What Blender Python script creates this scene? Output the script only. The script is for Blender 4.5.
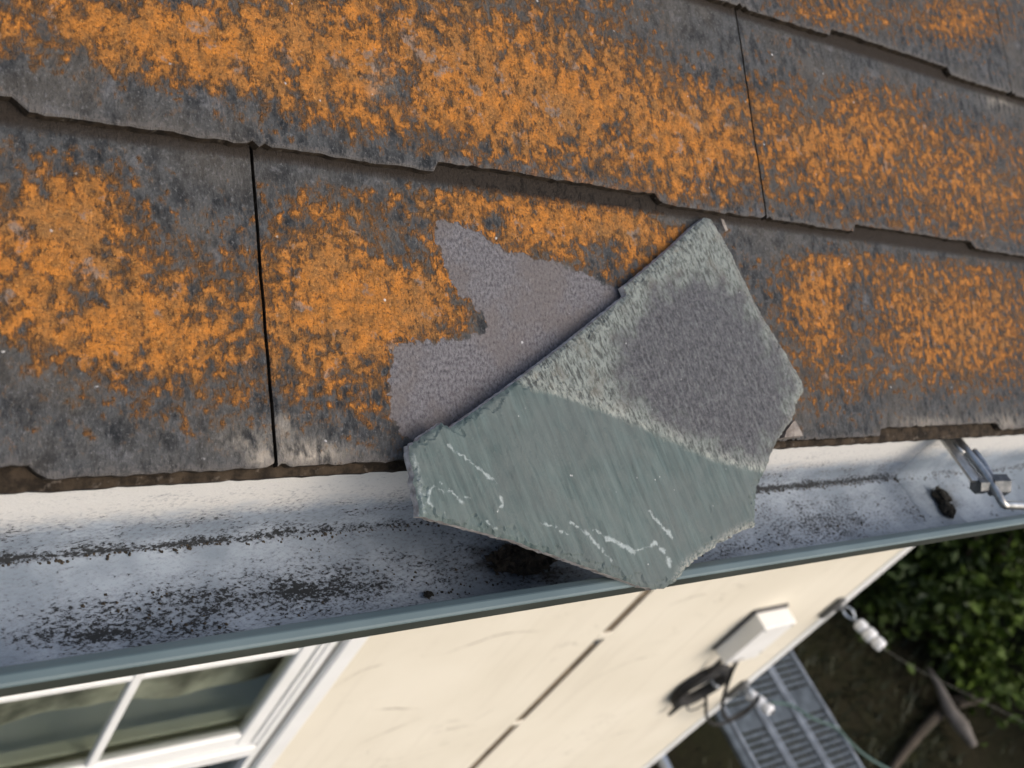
import bpy, bmesh, math, random
import numpy as np
from mathutils import Vector, Matrix, noise
from mathutils.geometry import delaunay_2d_cdt

# ------------------------------------------------------------------ clear
for o in list(bpy.data.objects): bpy.data.objects.remove(o)
scn = bpy.context.scene
col = scn.collection
random.seed(7)

# ------------------------------------------------------------------ camera
H = 4.3                      # camera height above the ground (m)
F = 1099.52                  # focal length in pixels at 1024 px width
R = np.array([[7.84499355e-01, -4.07838506e-01, 4.67149349e-01],
              [-6.72593815e-04, -7.53868331e-01, -6.57025180e-01],
              [6.20129268e-01, 5.15121628e-01, -5.91683530e-01]])
cam_d = bpy.data.cameras.new('camera')
cam = bpy.data.objects.new('camera', cam_d); col.objects.link(cam)
cam_d.sensor_width = 36.0
cam_d.lens = 36.0 * F / 1024
cam_d.clip_start = 0.02; cam_d.clip_end = 500
cam_d.dof.use_dof = True
cam_d.dof.focus_distance = 0.74
cam_d.dof.aperture_fstop = 9.0
cam.matrix_world = Matrix(((R[0][0], -R[1][0], -R[2][0], 0), (R[0][1], -R[1][1], -R[2][1], 0),
                           (R[0][2], -R[1][2], -R[2][2], H), (0, 0, 0, 1)))
scn.camera = cam

# ------------------------------------------------------------------ world, sun, exposure
SUN = Vector((0.42, -0.72, 0.80)).normalized()
w = bpy.data.worlds.new('World'); scn.world = w; w.use_nodes = True
wn = w.node_tree.nodes; wl = w.node_tree.links
for n_ in list(wn): wn.remove(n_)
sky = wn.new('ShaderNodeTexSky'); sky.sky_type = 'NISHITA'; sky.sun_disc = False
sky.sun_elevation = math.asin(SUN.z); sky.sun_rotation = math.atan2(SUN.x, SUN.y)
sky.dust_density = 4.0; sky.air_density = 1.0; sky.ozone_density = 1.0
bg = wn.new('ShaderNodeBackground'); bg.inputs[1].default_value = 0.15
wo = wn.new('ShaderNodeOutputWorld')
wl.new(sky.outputs[0], bg.inputs[0]); wl.new(bg.outputs[0], wo.inputs[0])
sd = bpy.data.lights.new('sun', 'SUN'); sd.energy = 0.92; sd.angle = math.radians(55); sd.color = (1, .96, .9)
so = bpy.data.objects.new('sun', sd); col.objects.link(so)
so.rotation_euler = SUN.to_track_quat('Z', 'Y').to_euler(); so.location = (3, -3, 9)
vs = scn.view_settings
vs.view_transform = 'Standard'; vs.look = 'None'; vs.gamma = 1; vs.use_curve_mapping = False
vs.exposure = 0.60

# ------------------------------------------------------------------ geometry of the place (camera-relative metres: x along eave, y into house, z up)
U = 0.6
PITCH = 0.538323
SP, CP = math.sin(PITCH), math.cos(PITCH)
NRM = np.array([0, -SP, CP]); UPS = np.array([0, CP, SP])

def ray(u, v):
    return R.T @ np.array([(u - 512) / F, (v - 384) / F, 1.0])
def on_roof(u, v, h=0.0):
    r = ray(u, v); P = r * (-(U - h) / (r @ NRM)); return P
def on_wall(u, v, y=0.9):
    r = ray(u, v); return r * (y / r[1])
def on_z(u, v, z):
    r = ray(u, v); return r * (z / r[2])
def on_x(u, v, x):
    r = ray(u, v); return r * (x / r[0])
def roof_pt(x, s, h=0.0):
    a = -NRM * (U - h) + UPS * s
    return (x, a[1], a[2])
def to_px(P):
    c = np.asarray(P) @ R.T
    z = np.maximum(c[:, 2], .05)
    return 512 + F * c[:, 0] / z, 384 + F * c[:, 1] / z

# ------------------------------------------------------------------ material helpers
class NT:
    def __init__(s, name, rough=.8, metal=0, spec=.5):
        s.m = bpy.data.materials.new(name); s.m.use_nodes = True
        s.n = s.m.node_tree.nodes; s.l = s.m.node_tree.links
        s.b = s.n['Principled BSDF']
        s.b.inputs['Roughness'].default_value = rough
        s.b.inputs['Metallic'].default_value = metal
        s.b.inputs['Specular IOR Level'].default_value = spec
    def set(s, inp, v):
        if hasattr(v, 'links') or hasattr(v, 'is_linked'): s.l.new(v, inp)
        else: inp.default_value = v
    def node(s, t, **kw):
        n = s.n.new(t)
        for k, v in kw.items(): setattr(n, k, v)
        return n
    def attr(s, name, vec=False):
        a = s.node('ShaderNodeAttribute', attribute_name=name)
        return a.outputs['Vector'] if vec else a.outputs['Fac']
    def obj(s): return s.node('ShaderNodeTexCoord').outputs['Object']
    def mapping(s, v, scale=(1, 1, 1), rot=(0, 0, 0), loc=(0, 0, 0)):
        m = s.node('ShaderNodeMapping'); s.l.new(v, m.inputs[0])
        m.inputs['Scale'].default_value = scale; m.inputs['Rotation'].default_value = rot; m.inputs['Location'].default_value = loc
        return m.outputs[0]
    def noise(s, v, scale, detail=4, rough=.55, dist=0):
        t = s.node('ShaderNodeTexNoise'); s.l.new(v, t.inputs['Vector'])
        t.inputs['Scale'].default_value = scale; t.inputs['Detail'].default_value = detail
        t.inputs['Roughness'].default_value = rough; t.inputs['Distortion'].default_value = dist
        return t.outputs['Fac']
    def voro(s, v, scale, feature='F1', rand=1):
        t = s.node('ShaderNodeTexVoronoi', feature=feature); s.l.new(v, t.inputs['Vector'])
        t.inputs['Scale'].default_value = scale; t.inputs['Randomness'].default_value = rand
        return t.outputs['Distance']
    def math(s, op, a, b=0.0, c=0.0):
        m = s.node('ShaderNodeMath', operation=op)
        for i, v in enumerate((a, b, c)): s.set(m.inputs[i], v)
        return m.outputs[0]
    def step(s, v, lo, hi):
        m = s.node('ShaderNodeMapRange', interpolation_type='SMOOTHSTEP')
        s.l.new(v, m.inputs[0]); m.inputs[1].default_value = lo; m.inputs[2].default_value = hi
        return m.outputs[0]
    def mix(s, f, a, b):
        m = s.node('ShaderNodeMix', data_type='RGBA')
        s.set(m.inputs[0], f)
        for i, v in ((6, a), (7, b)):
            if isinstance(v, tuple): m.inputs[i].default_value = (*v, 1) if len(v) == 3 else v
            else: s.l.new(v, m.inputs[i])
        return m.outputs[2]
    def color(s, c):
        if isinstance(c, tuple): s.b.inputs['Base Color'].default_value = (*c, 1)
        else: s.l.new(c, s.b.inputs['Base Color'])
    def bump(s, h, strength=.5, dist=.002):
        b = s.node('ShaderNodeBump'); b.inputs['Strength'].default_value = strength; b.inputs['Distance'].default_value = dist
        s.l.new(h, b.inputs['Height']); s.l.new(b.outputs[0], s.b.inputs['Normal'])

def mat_mottled(name, c1, c2, scale=20, rough=.7, metal=0, bump=.2, bd=.001, spec=.5, detail=5):
    t = NT(name, rough, metal, spec); o = t.obj()
    f = t.step(t.noise(o, scale, detail), .3, .7)
    t.color(t.mix(f, c1, c2)); t.bump(t.noise(o, scale * 4, 4), bump, bd)
    return t.m

# roof tile: weathered grey fibre-cement with crusty orange lichen
def make_tile_mat():
    t = NT('weathered_tile_lichen', .92, spec=.25)
    v = t.attr('tuv', True); d = t.attr('lichen'); cl = t.attr('clean'); ed = t.attr('edge'); pale = t.attr('pale')
    vs_ = t.mapping(v, (1.5, .8, 1))
    big = t.noise(v, 13, 3, .6)
    mid = t.noise(vs_, 70, 5, .65)
    fine = t.noise(vs_, 260, 4, .7)
    grain = t.noise(t.mapping(v, (1, .72, 1)), 460, 4, .7)
    base = t.mix(t.step(mid, .32, .62), (.015, .017, .019), (.074, .076, .076))
    base = t.mix(t.math('MULTIPLY', t.step(big, .42, .66), .45), base, (.098, .086, .070))
    gp = t.noise(t.mapping(v, (1, 1, 1), loc=(3, 7, 0)), 34, 4, .6)
    base = t.mix(t.math('MULTIPLY', t.math('MULTIPLY', t.step(gp, .58, .70), t.step(fine, .35, .6)), .6), base, (.16, .16, .165))
    base = t.mix(t.math('MULTIPLY', t.step(grain, .53, .74), .6), base, (.20, .198, .196))
    base = t.mix(t.math('MULTIPLY', t.step(grain, .46, .28), .6), base, (.009, .009, .010))
    # lichen coverage: rounded crusty clumps
    vw = t.node('ShaderNodeVectorMath', operation='ADD'); s_ = t.node('ShaderNodeTexNoise'); t.l.new(v, s_.inputs['Vector']); s_.inputs['Scale'].default_value = 150
    sc_ = t.node('ShaderNodeVectorMath', operation='SCALE'); t.l.new(s_.outputs['Color'], sc_.inputs[0]); sc_.inputs['Scale'].default_value = .006
    t.l.new(v, vw.inputs[0]); t.l.new(sc_.outputs[0], vw.inputs[1])
    cell = t.voro(vw.outputs[0], 125)
    blob = t.noise(v, 125, 3, .5)
    a = t.math('MULTIPLY_ADD', t.math('SUBTRACT', mid, .5), 1.5, d)
    a = t.math('MULTIPLY_ADD', t.math('SUBTRACT', blob, .5), 1.5, a)
    a = t.math('MULTIPLY_ADD', t.math('SUBTRACT', .42, cell), .45, a)
    a = t.math('MULTIPLY_ADD', t.math('SUBTRACT', fine, .5), 1.25, a)
    thin = t.step(a, .06, .44); full = t.step(a, .28, .70)
    cl = t.step(t.math('MULTIPLY_ADD', t.math('SUBTRACT', blob, .5), 1.6, t.math('MULTIPLY_ADD', t.math('SUBTRACT', fine, .5), .5, cl)), .42, .62)
    keep = t.math('SUBTRACT', 1, cl)
    thin = t.math('MULTIPLY', thin, keep); full = t.math('MULTIPLY', full, keep)
    c2 = t.mix(t.math('MULTIPLY', thin, .62), base, (.135, .078, .036))
    tone = t.noise(v, 90, 4, .7)
    org = t.mix(t.step(tone, .30, .70), (.20, .092, .026), (.52, .190, .028))
    org = t.mix(t.math('MULTIPLY', t.step(t.noise(v, 28, 3), .45, .7), .5), org, (.23, .122, .045))
    org = t.mix(t.math('MULTIPLY', t.step(fine, .42, .28), .55), org, (.095, .055, .024))
    org = t.mix(t.math('MULTIPLY', t.step(t.noise(v, 480, 3, .6), .56, .70), .55), org, (.60, .30, .085))
    org = t.mix(t.math('MULTIPLY', t.step(t.noise(t.mapping(v, loc=(5, 3, 0)), 480, 3, .6), .48, .34), .7), org, (.080, .042, .016))
    gl_ = t.noise(t.mapping(v, loc=(9, 2, 0)), 55, 4, .65)
    org = t.mix(t.math('MULTIPLY', t.step(gl_, .58, .68), .7), org, (.20, .175, .15))
    c3 = t.mix(t.math('MULTIPLY', full, .93), c2, org)
    # patch the slate kept clean: purple-grey
    clc = t.mix(t.step(grain, .35, .65), (.092, .087, .092), (.185, .176, .182))
    clc = t.mix(t.math('MULTIPLY', t.step(t.noise(v, 22, 3), .42, .60), .6), clc, (.140, .120, .110))
    clc = t.mix(t.math('MULTIPLY', t.step(fine, .60, .72), .5), clc, (.32, .305, .305))
    clc = t.mix(t.math('MULTIPLY', t.step(grain, .45, .30), .6), clc, (.045, .042, .044))
    c4 = t.mix(t.math('MULTIPLY', cl, .96), c3, clc)
    # pale calcite patches, grey-brown band along the butt edge, white specks
    c5 = t.mix(t.math('MULTIPLY', pale, t.step(mid, .35, .6)), c4, (.40, .35, .28))
    c6 = t.mix(t.math('MULTIPLY', t.step(t.math('MULTIPLY_ADD', t.math('SUBTRACT', mid, .5), 1.6, t.math('MULTIPLY_ADD', t.math('SUBTRACT', grain, .5), 1.4, ed)), .45, 1.0), .5), c5, (.125, .112, .102))
    sp = t.voro(v, 95)
    pick = t.step(t.noise(v, 61, 2), .60, .66)
    spk = t.math('MULTIPLY', t.step(t.math('MULTIPLY_ADD', t.math('SUBTRACT', fine, .5), .25, sp), .12, .05), pick)
    c7 = t.mix(t.math('MULTIPLY', spk, .8), c6, (.62, .6, .57))
    dt = t.attr('lap_dirt_shade')  # strip below the lap: brown dirt with the contact shadow painted in
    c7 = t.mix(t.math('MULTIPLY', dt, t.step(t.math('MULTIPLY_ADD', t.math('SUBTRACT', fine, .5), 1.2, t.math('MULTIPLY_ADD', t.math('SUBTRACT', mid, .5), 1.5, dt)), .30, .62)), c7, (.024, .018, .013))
    t.color(c7)
    hgt = t.math('MULTIPLY_ADD', t.math('MULTIPLY', full, t.math('SUBTRACT', 1.3, cell)), 1.0, t.math('MULTIPLY_ADD', fine, 1.1, t.math('MULTIPLY', grain, .75)))
    t.bump(hgt, 1.0, .0026)
    return t.m

def make_edge_mat():
    t = NT('mossy_tile_edge', .95, spec=.2); o = t.obj()
    f = t.step(t.noise(o, 90, 5, .65), .35, .65)
    c = t.mix(f, (.011, .008, .005), (.042, .030, .019))
    g = t.step(t.noise(o, 150, 3), .6, .72)
    c = t.mix(t.math('MULTIPLY', g, .4), c, (.15, .125, .10))
    t.color(c); t.bump(t.noise(o, 300, 4), .8, .0015)
    return t.m

def make_slate_mat():
    t = NT('green_slate_face', .62, spec=.4)
    v = t.attr('suv', True); fr = t.attr('fresh'); dk = t.attr('dark'); vn = t.attr('vein'); rim = t.attr('rim')
    g1 = t.noise(t.mapping(v, (1, .09, 1)), 170, 5, .62, .4)
    g2 = t.noise(t.mapping(v, (1, .40, 1)), 330, 5, .72, .3)
    m = t.noise(v, 55, 5, .6); fine = t.noise(v, 420, 4, .7)
    # fresh cleavage face
    f1 = t.mix(t.step(g1, .30, .70), (.032, .052, .049), (.074, .103, .096))
    f1 = t.mix(t.math('MULTIPLY', t.step(t.noise(v, 18, 4, .6), .42, .62), .5), f1, (.062, .074, .070))
    f1 = t.mix(t.math('MULTIPLY', t.step(m, .4, .7), .45), f1, (.080, .096, .088))
    f1 = t.mix(t.math('MULTIPLY', t.step(fine, .6, .8), .5), f1, (.125, .148, .135))
    # weathered face
    w1 = t.mix(t.step(g2, .38, .60), (.048, .053, .047), (.200, .222, .198))
    w1 = t.mix(t.math('MULTIPLY', t.step(m, .5, .72), .35), w1, (.22, .195, .14))
    dkc = t.mix(t.step(t.math('MULTIPLY_ADD', g2, .5, t.math('MULTIPLY', fine, .5)), .38, .62), (.024, .024, .027), (.095, .094, .100))
    dk = t.step(t.math('MULTIPLY_ADD', t.math('SUBTRACT', m, .5), 2.2, t.math('MULTIPLY_ADD', t.math('SUBTRACT', g2, .5), 1.4, dk)), .15, .85)
    dkm = t.math('MULTIPLY', dk, t.math('MULTIPLY_ADD', t.step(g2, .75, .45), .35, .65))
    w2 = t.mix(dkm, w1, dkc)
    frn = t.step(t.math('MULTIPLY_ADD', t.math('SUBTRACT', m, .5), .35, fr), .42, .58)
    c = t.mix(frn, w2, f1)
    # pale crust where fresh meets weathered
    band = t.math('MULTIPLY', t.math('MULTIPLY', t.step(fr, .16, .46), t.math('SUBTRACT', 1, t.step(fr, .48, .60))), t.step(m, .38, .62))
    c = t.mix(t.math('MULTIPLY', band, t.step(g2, .40, .60)), c, (.26, .275, .24))
    c = t.mix(t.math('MULTIPLY', rim, t.step(fine, .38, .6)), c, (.29, .285, .25))
    vv = t.math('MULTIPLY', t.step(t.math('MULTIPLY_ADD', t.math('SUBTRACT', fine, .5), 1.0, t.math('MULTIPLY_ADD', t.math('SUBTRACT', m, .5), .8, vn)), .35, 1.2), t.step(vn, .02, .25))
    c = t.mix(t.math('MULTIPLY', vv, .50), c, (.48, .53, .51))
    sp2 = t.math('MULTIPLY', t.step(t.voro(v, 150), .14, .06), t.step(t.noise(v, 40, 2), .58, .66))
    c = t.mix(t.math('MULTIPLY', sp2, .6), c, (.5, .5, .48))
    t.color(c)
    hw = t.math('MULTIPLY', t.math('ADD', g2, fine), t.math('SUBTRACT', 1.15, frn))
    t.bump(t.math('ADD', hw, t.math('MULTIPLY', g1, .55)), 1.0, .0013)
    return t.m

def make_gutter_inside():
    t = NT('grimy_gutter_lining', .75, spec=.25)
    v = t.attr('guv', True); g = t.attr('grime'); br = t.attr('brown'); wh = t.attr('cream')
    st = t.mapping(v, (.45, 1, 1))
    n1 = t.noise(st, 75, 5, .65); n2 = t.noise(t.mapping(v, (.6, 1, 1), rot=(0, 0, .5)), 430, 4, .75); n3 = t.noise(v, 16, 3)
    base = t.mix(t.step(n3, .35, .65), (.22, .262, .302), (.345, .392, .435))
    base = t.mix(t.step(t.math('MULTIPLY_ADD', t.math('SUBTRACT', n1, .5), .8, wh), .2, .8), base, (.62, .60, .55))
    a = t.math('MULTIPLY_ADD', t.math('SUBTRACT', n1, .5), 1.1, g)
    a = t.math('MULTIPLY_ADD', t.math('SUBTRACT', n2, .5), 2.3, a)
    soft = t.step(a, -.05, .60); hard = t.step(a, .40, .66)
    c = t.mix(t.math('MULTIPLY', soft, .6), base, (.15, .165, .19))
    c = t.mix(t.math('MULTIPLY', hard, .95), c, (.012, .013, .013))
    c = t.mix(t.math('MULTIPLY', br, t.step(n1, .35, .6)), c, (.040, .030, .018))
    t.color(c); t.bump(t.math('ADD', n2, hard), .5, .001)
    return t.m

M = {}
M['tile'] = make_tile_mat(); M['edge'] = make_edge_mat(); M['slate'] = make_slate_mat()
M['gutin'] = make_gutter_inside()
M['slate_edge'] = mat_mottled('broken_slate_edge', (.26, .22, .19), (.58, .53, .48), 160, .8, 0, .6, .001)
M['bead'] = mat_mottled('blue_grey_gutter_paint', (.070, .103, .107), (.094, .131, .134), 9, .6, 0, .12, .0006)
M['bead_shade'] = mat_mottled('shaded_bead_underside', (.030, .037, .031), (.052, .060, .050), 12, .6, 0, .2, .0006)  # bead underside: its shade is painted in as a darker olive
M['fascia'] = mat_mottled('old_fascia_paint', (.5, .5, .47), (.58, .57, .53), 8)
def wall_mat():
    t = NT('cream_painted_sheet', .75, spec=.3); o = t.obj()
    n = t.noise(o, 2.2, 4); c = t.mix(t.step(n, .3, .7), (.650, .600, .490), (.705, .655, .545))
    s1 = t.noise(t.mapping(o, (1.1, 1, 5), rot=(0, .12, 0)), 3.1, 3, .5, .6)
    line = t.math('ABSOLUTE', t.math('SUBTRACT', s1, .5))
    br = t.step(t.noise(o, 3.3, 3), .52, .66)
    c = t.mix(t.math('MULTIPLY', t.math('MULTIPLY', t.step(line, .012, .002), br), .5), c, (.34, .30, .24))
    st = t.noise(t.mapping(o, (7, 1, .5)), 3, 4)
    c = t.mix(t.math('MULTIPLY', t.step(st, .52, .72), .34), c, (.54, .49, .40))
    t.color(c); t.bump(t.noise(o, 160, 4), .25, .001); return t.m
M['wall'] = wall_mat()
M['white'] = mat_mottled('white_gloss_paint', (.76, .76, .73), (.81, .81, .79), 6, .4, 0, .1, .0005)
M['crack'] = mat_mottled('grubby_crack', (.22, .19, .15), (.42, .37, .29), 30, .9)
M['rot'] = mat_mottled('dark_timber_joint', (.085, .062, .038), (.20, .15, .095), 22, .9)
M['box'] = mat_mottled('white_plastic_enclosure', (.72, .71, .67), (.79, .78, .75), 9, .45, 0, .08, .0004)
M['boxdark'] = mat_mottled('dark_gasket', (.05, .05, .05), (.10, .095, .09), 20, .7)
M['cable'] = mat_mottled('black_cable_sheath', (.007, .007, .007), (.014, .013, .012), 40, .7)
M['greencable'] = mat_mottled('faded_green_cable', (.022, .060, .052), (.035, .085, .072), 20, .55)
M['porcelain'] = mat_mottled('white_porcelain', (.72, .72, .72), (.80, .80, .79), 30, .2, 0, .05, .0003)
M['wire'] = mat_mottled('dull_line_wire', (.07, .068, .055), (.11, .105, .085), 30, .6, .2)
M['galv'] = mat_mottled('galvanised_steel', (.38, .41, .44), (.56, .60, .64), 28, .42, .75, .25, .0006)
M['railgalv'] = mat_mottled('dull_galvanised_rail', (.20, .22, .24), (.34, .37, .40), 20, .5, .5, .25, .0006)
M['deckgalv'] = mat_mottled('weathered_galvanised_deck', (.055, .066, .074), (.115, .135, .150), 16, .6, .45, .3, .001)
M['chrome'] = mat_mottled('bright_zinc_bracket', (.26, .255, .24), (.48, .47, .44), 90, .33, .9, .25, .0005)
M['bolt'] = mat_mottled('dull_bolt_steel', (.07, .075, .075), (.16, .16, .155), 120, .5, .6, .4, .0006)
M['soil'] = None
def soil_mat():
    t = NT('dark_leaf_litter_soil', .97, spec=.1); o = t.obj()
    c = t.mix(t.step(t.noise(o, 1.1, 5, .6), .35, .65), (.020, .021, .010), (.032, .027, .016))
    c = t.mix(t.math('MULTIPLY', t.step(t.noise(o, 9, 6, .7), .5, .7), .6), c, (.028, .031, .011))
    t.color(c); t.bump(t.noise(o, 30, 6, .7), 1, .03); return t.m
M['soil'] = soil_mat()
def leaf_mat(name, c1, c2):
    t = NT(name, .6, spec=.3)
    t.color(t.mix(t.attr('tone'), c1, c2))
    return t.m
M['leaf_a'] = leaf_mat('hedge_leaf', (.008, .019, .003), (.062, .100, .008))
M['leaf_b'] = leaf_mat('dark_shrub_leaf', (.007, .015, .003), (.034, .058, .008))
M['grass'] = leaf_mat('rank_grass', (.009, .014, .004), (.028, .032, .010))
M['bark'] = mat_mottled('brown_bark', (.05, .038, .026), (.10, .078, .055), 14, .95, 0, 1, .006)
M['deadwood'] = mat_mottled('bleached_dead_wood', (.12, .105, .09), (.18, .16, .14), 9, .9, 0, .8, .004)
M['brownwood'] = mat_mottled('brown_fallen_limb', (.040, .032, .022), (.066, .052, .037), 9, .95, 0, .8, .004)
M['moss'] = mat_mottled('black_moss_clump', (.008, .008, .006), (.030, .026, .018), 150, .98, 0, 1, .002)
M['litter'] = mat_mottled('wet_leaf_litter', (.018, .015, .010), (.085, .065, .042), 180, .9, 0, 1, .002)
M['chip'] = mat_mottled('brown_slate_chip', (.11, .09, .075), (.24, .21, .18), 140, .85, 0, .6, .001)
M['room'] = mat_mottled('room_plaster', (.5, .48, .4), (.6, .57, .48), 5)
M['bench'] = mat_mottled('pale_green_ledge', (.55, .56, .44), (.64, .64, .52), 6, .6)
M['curtain'] = mat_mottled('grey_net_curtain', (.10, .10, .08), (.70, .68, .56), 6, .9)
M['floorin'] = mat_mottled('dim_carpet', (.05, .05, .04), (.09, .085, .065), 7, .95)
def glass_mat():
    m = bpy.data.materials.new('window_glass'); m.use_nodes = True
    n = m.node_tree.nodes; l = m.node_tree.links; n.remove(n['Principled BSDF'])
    tr = n.new('ShaderNodeBsdfTransparent'); tr.inputs[0].default_value = (.86, .9, .86, 1)
    gl = n.new('ShaderNodeBsdfGlossy'); gl.inputs['Roughness'].default_value = .03
    fr = n.new('ShaderNodeFresnel'); fr.inputs[0].default_value = 1.5
    mx = n.new('ShaderNodeMixShader'); l.new(fr.outputs[0], mx.inputs[0]); l.new(tr.outputs[0], mx.inputs[1]); l.new(gl.outputs[0], mx.inputs[2])
    l.new(mx.outputs[0], n['Material Output'].inputs[0]); return m
M['glass'] = glass_mat()

# ------------------------------------------------------------------ object helpers
WORLD = {}
def tag(o, label=None, cat=None, group=None, kind=None):
    if label: o['label'] = label
    if cat: o['category'] = cat
    if group: o['group'] = group
    if kind: o['kind'] = kind
    return o
def empty(name, base, label, cat, group=None):
    o = bpy.data.objects.new(name, None); col.objects.link(o)
    o.empty_display_size = .05
    o.location = (base[0], base[1], base[2] + H); WORLD[o] = Vector(o.location)
    return tag(o, label, cat, group)
def mk(name, verts, faces, mats, parent=None, idx=None, attrs=None, smooth=False, origin=None):
    V = np.asarray(verts, dtype=float)
    o0 = V.mean(0) if origin is None else np.asarray(origin, float)
    me = bpy.data.meshes.new(name)
    me.from_pydata((V - o0).tolist(), [], faces)
    for m_ in (mats if isinstance(mats, (list, tuple)) else [mats]): me.materials.append(m_)
    if idx is not None: me.polygons.foreach_set('material_index', idx)
    if attrs:
        for k, a in attrs.items():
            a = np.asarray(a, float)
            if a.ndim == 1:
                at = me.attributes.new(k, 'FLOAT', 'POINT'); at.data.foreach_set('value', a)
            else:
                at = me.attributes.new(k, 'FLOAT_VECTOR', 'POINT'); at.data.foreach_set('vector', a.ravel())
    if smooth: me.polygons.foreach_set('use_smooth', [True] * len(me.polygons))
    me.update()
    o = bpy.data.objects.new(name, me); col.objects.link(o)
    wl_ = Vector((o0[0], o0[1], o0[2] + H)); WORLD[o] = wl_
    if parent is not None:
        o.parent = parent; o.location = wl_ - WORLD[parent]
    else: o.location = wl_
    return o
class MB:
    def __init__(s): s.v = []; s.f = []
    def add(s, v, f):
        n = len(s.v); s.v += [tuple(p) for p in v]; s.f += [tuple(i + n for i in q) for q in f]; return s
    def box(s, x0, x1, y0, y1, z0, z1, bev=0.0):
        b = min(bev, (x1 - x0) / 2.2, (y1 - y0) / 2.2, (z1 - z0) / 2.2)
        if b <= 0:
            v = [(x, y, z) for x in (x0, x1) for y in (y0, y1) for z in (z0, z1)]
            return s.add(v, [(0, 1, 3, 2), (4, 6, 7, 5), (0, 4, 5, 1), (2, 3, 7, 6), (0, 2, 6, 4), (1, 5, 7, 3)])
        bm = bmesh.new(); bmesh.ops.create_cube(bm, size=1)
        for q in bm.verts:
            q.co = Vector(((x0 + x1) / 2 + q.co.x * (x1 - x0), (y0 + y1) / 2 + q.co.y * (y1 - y0), (z0 + z1) / 2 + q.co.z * (z1 - z0)))
        bmesh.ops.bevel(bm, geom=bm.edges[:], offset=b, segments=2, affect='EDGES', profile=.5)
        bm.verts.index_update()
        s.add([q.co for q in bm.verts], [[q.index for q in fc.verts] for fc in bm.faces]); bm.free(); return s
    def tube(s, pts, r, n=8, cap=True):
        P = [Vector(p) for p in pts]; k = len(P)
        rs = r if isinstance(r, (list, tuple)) else [r] * k
        base = len(s.v); prev = None
        for i in range(k):
            d = (P[min(i + 1, k - 1)] - P[max(i - 1, 0)]).normalized()
            if prev is None:
                a = d.orthogonal().normalized()
            else:
                a = (prev - d * prev.dot(d)); a = a.normalized() if a.length > 1e-6 else d.orthogonal().normalized()
            prev = a; b = d.cross(a)
            for j in range(n):
                t = 2 * math.pi * j / n
                s.v.append(tuple(P[i] + (a * math.cos(t) + b * math.sin(t)) * rs[i]))
        for i in range(k - 1):
            for j in range(n):
                j2 = (j + 1) % n
                s.f.append((base + i * n + j, base + i * n + j2, base + (i + 1) * n + j2, base + (i + 1) * n + j))
        if cap:
            s.f.append(tuple(base + j for j in reversed(range(n)))); s.f.append(tuple(base + (k - 1) * n + j for j in range(n)))
        return s
    def lathe(s, a, b, prof, n=14):
        a = Vector(a); b = Vector(b); d = b - a
        return s.tube([a + d * t for t, r in prof], [r for t, r in prof], n)
    def build(s, name, mats, parent=None, smooth=False, **k): return mk(name, s.v, s.f, mats, parent, smooth=smooth, **k)
def smooth_path(pts, n=8):
    P = [Vector(p) for p in pts]; out = []
    for i in range(len(P) - 1):
        p0, p1, p2, p3 = P[max(i - 1, 0)], P[i], P[i + 1], P[min(i + 2, len(P) - 1)]
        for k in range(n):
            t = k / n
            out.append(.5 * ((2 * p1) + (p2 - p0) * t + (2 * p0 - 5 * p1 + 4 * p2 - p3) * t * t + (3 * p1 - p0 - 3 * p2 + p3) * t ** 3))
    out.append(P[-1]); return out
def in_poly(px, py, poly):
    inside = np.zeros(len(px), bool); j = len(poly) - 1
    for i in range(len(poly)):
        xi, yi = poly[i]; xj, yj = poly[j]
        c = ((yi > py) != (yj > py)) & (px < (xj - xi) * (py - yi) / ((yj - yi) or 1e-9) + xi)
        inside ^= c; j = i
    return inside
def seg_dist(px, py, line, closed=False):
    d = np.full(len(px), 1e9); L = list(line) + ([line[0]] if closed else [])
    for (x0, y0), (x1, y1) in zip(L[:-1], L[1:]):
        dx, dy = x1 - x0, y1 - y0; l2 = dx * dx + dy * dy or 1e-9
        t = np.clip(((px - x0) * dx + (py - y0) * dy) / l2, 0, 1)
        d = np.minimum(d, np.hypot(px - x0 - t * dx, py - y0 - t * dy))
    return d
def soft_poly(px, py, poly, w):
    d = seg_dist(px, py, poly, True); s = np.where(in_poly(px, py, poly), d, -d)
    return np.clip(.5 + s / (2 * w), 0, 1)

# ================================================================== SETTING: ground
gb = MB(); gx = np.linspace(-60, 80, 71); gy = np.linspace(-60, 80, 71)
gv = [(x, y, -H + (.05 * noise.noise((x * .35, y * .35, 0)) if abs(x) < 25 and abs(y) < 25 else 0)) for y in gy for x in gx]
gf = [(j * 71 + i, j * 71 + i + 1, (j + 1) * 71 + i + 1, (j + 1) * 71 + i) for j in range(70) for i in range(70)]
tag(mk('ground', gv, gf, M['soil'], smooth=True), kind='structure')

# ================================================================== HOUSE
YW = 0.9; XE = 3.177; ZS = -0.62     # wall face, house corner, soffit height
house = empty('house', (1.2, YW + 2.5, -H), 'cream sheet-clad house with lichen covered shingle tile roof and white window', 'house')

# roof sarking, tiles
RL, RR = -2.9, 3.70
SB = 0.0525; STOP = 4.6
v = [roof_pt(x, s, h + .0075 * (s - .058) / .1986) for x in (RL, RR) for s in (SB + .06, STOP) for h in (-.026, -.055)]
roof = mk('roof', v, [(0, 1, 3, 2), (4, 6, 7, 5), (0, 4, 5, 1), (2, 3, 7, 6), (0, 2, 6, 4), (1, 5, 7, 3)], M['edge'], house)

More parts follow.
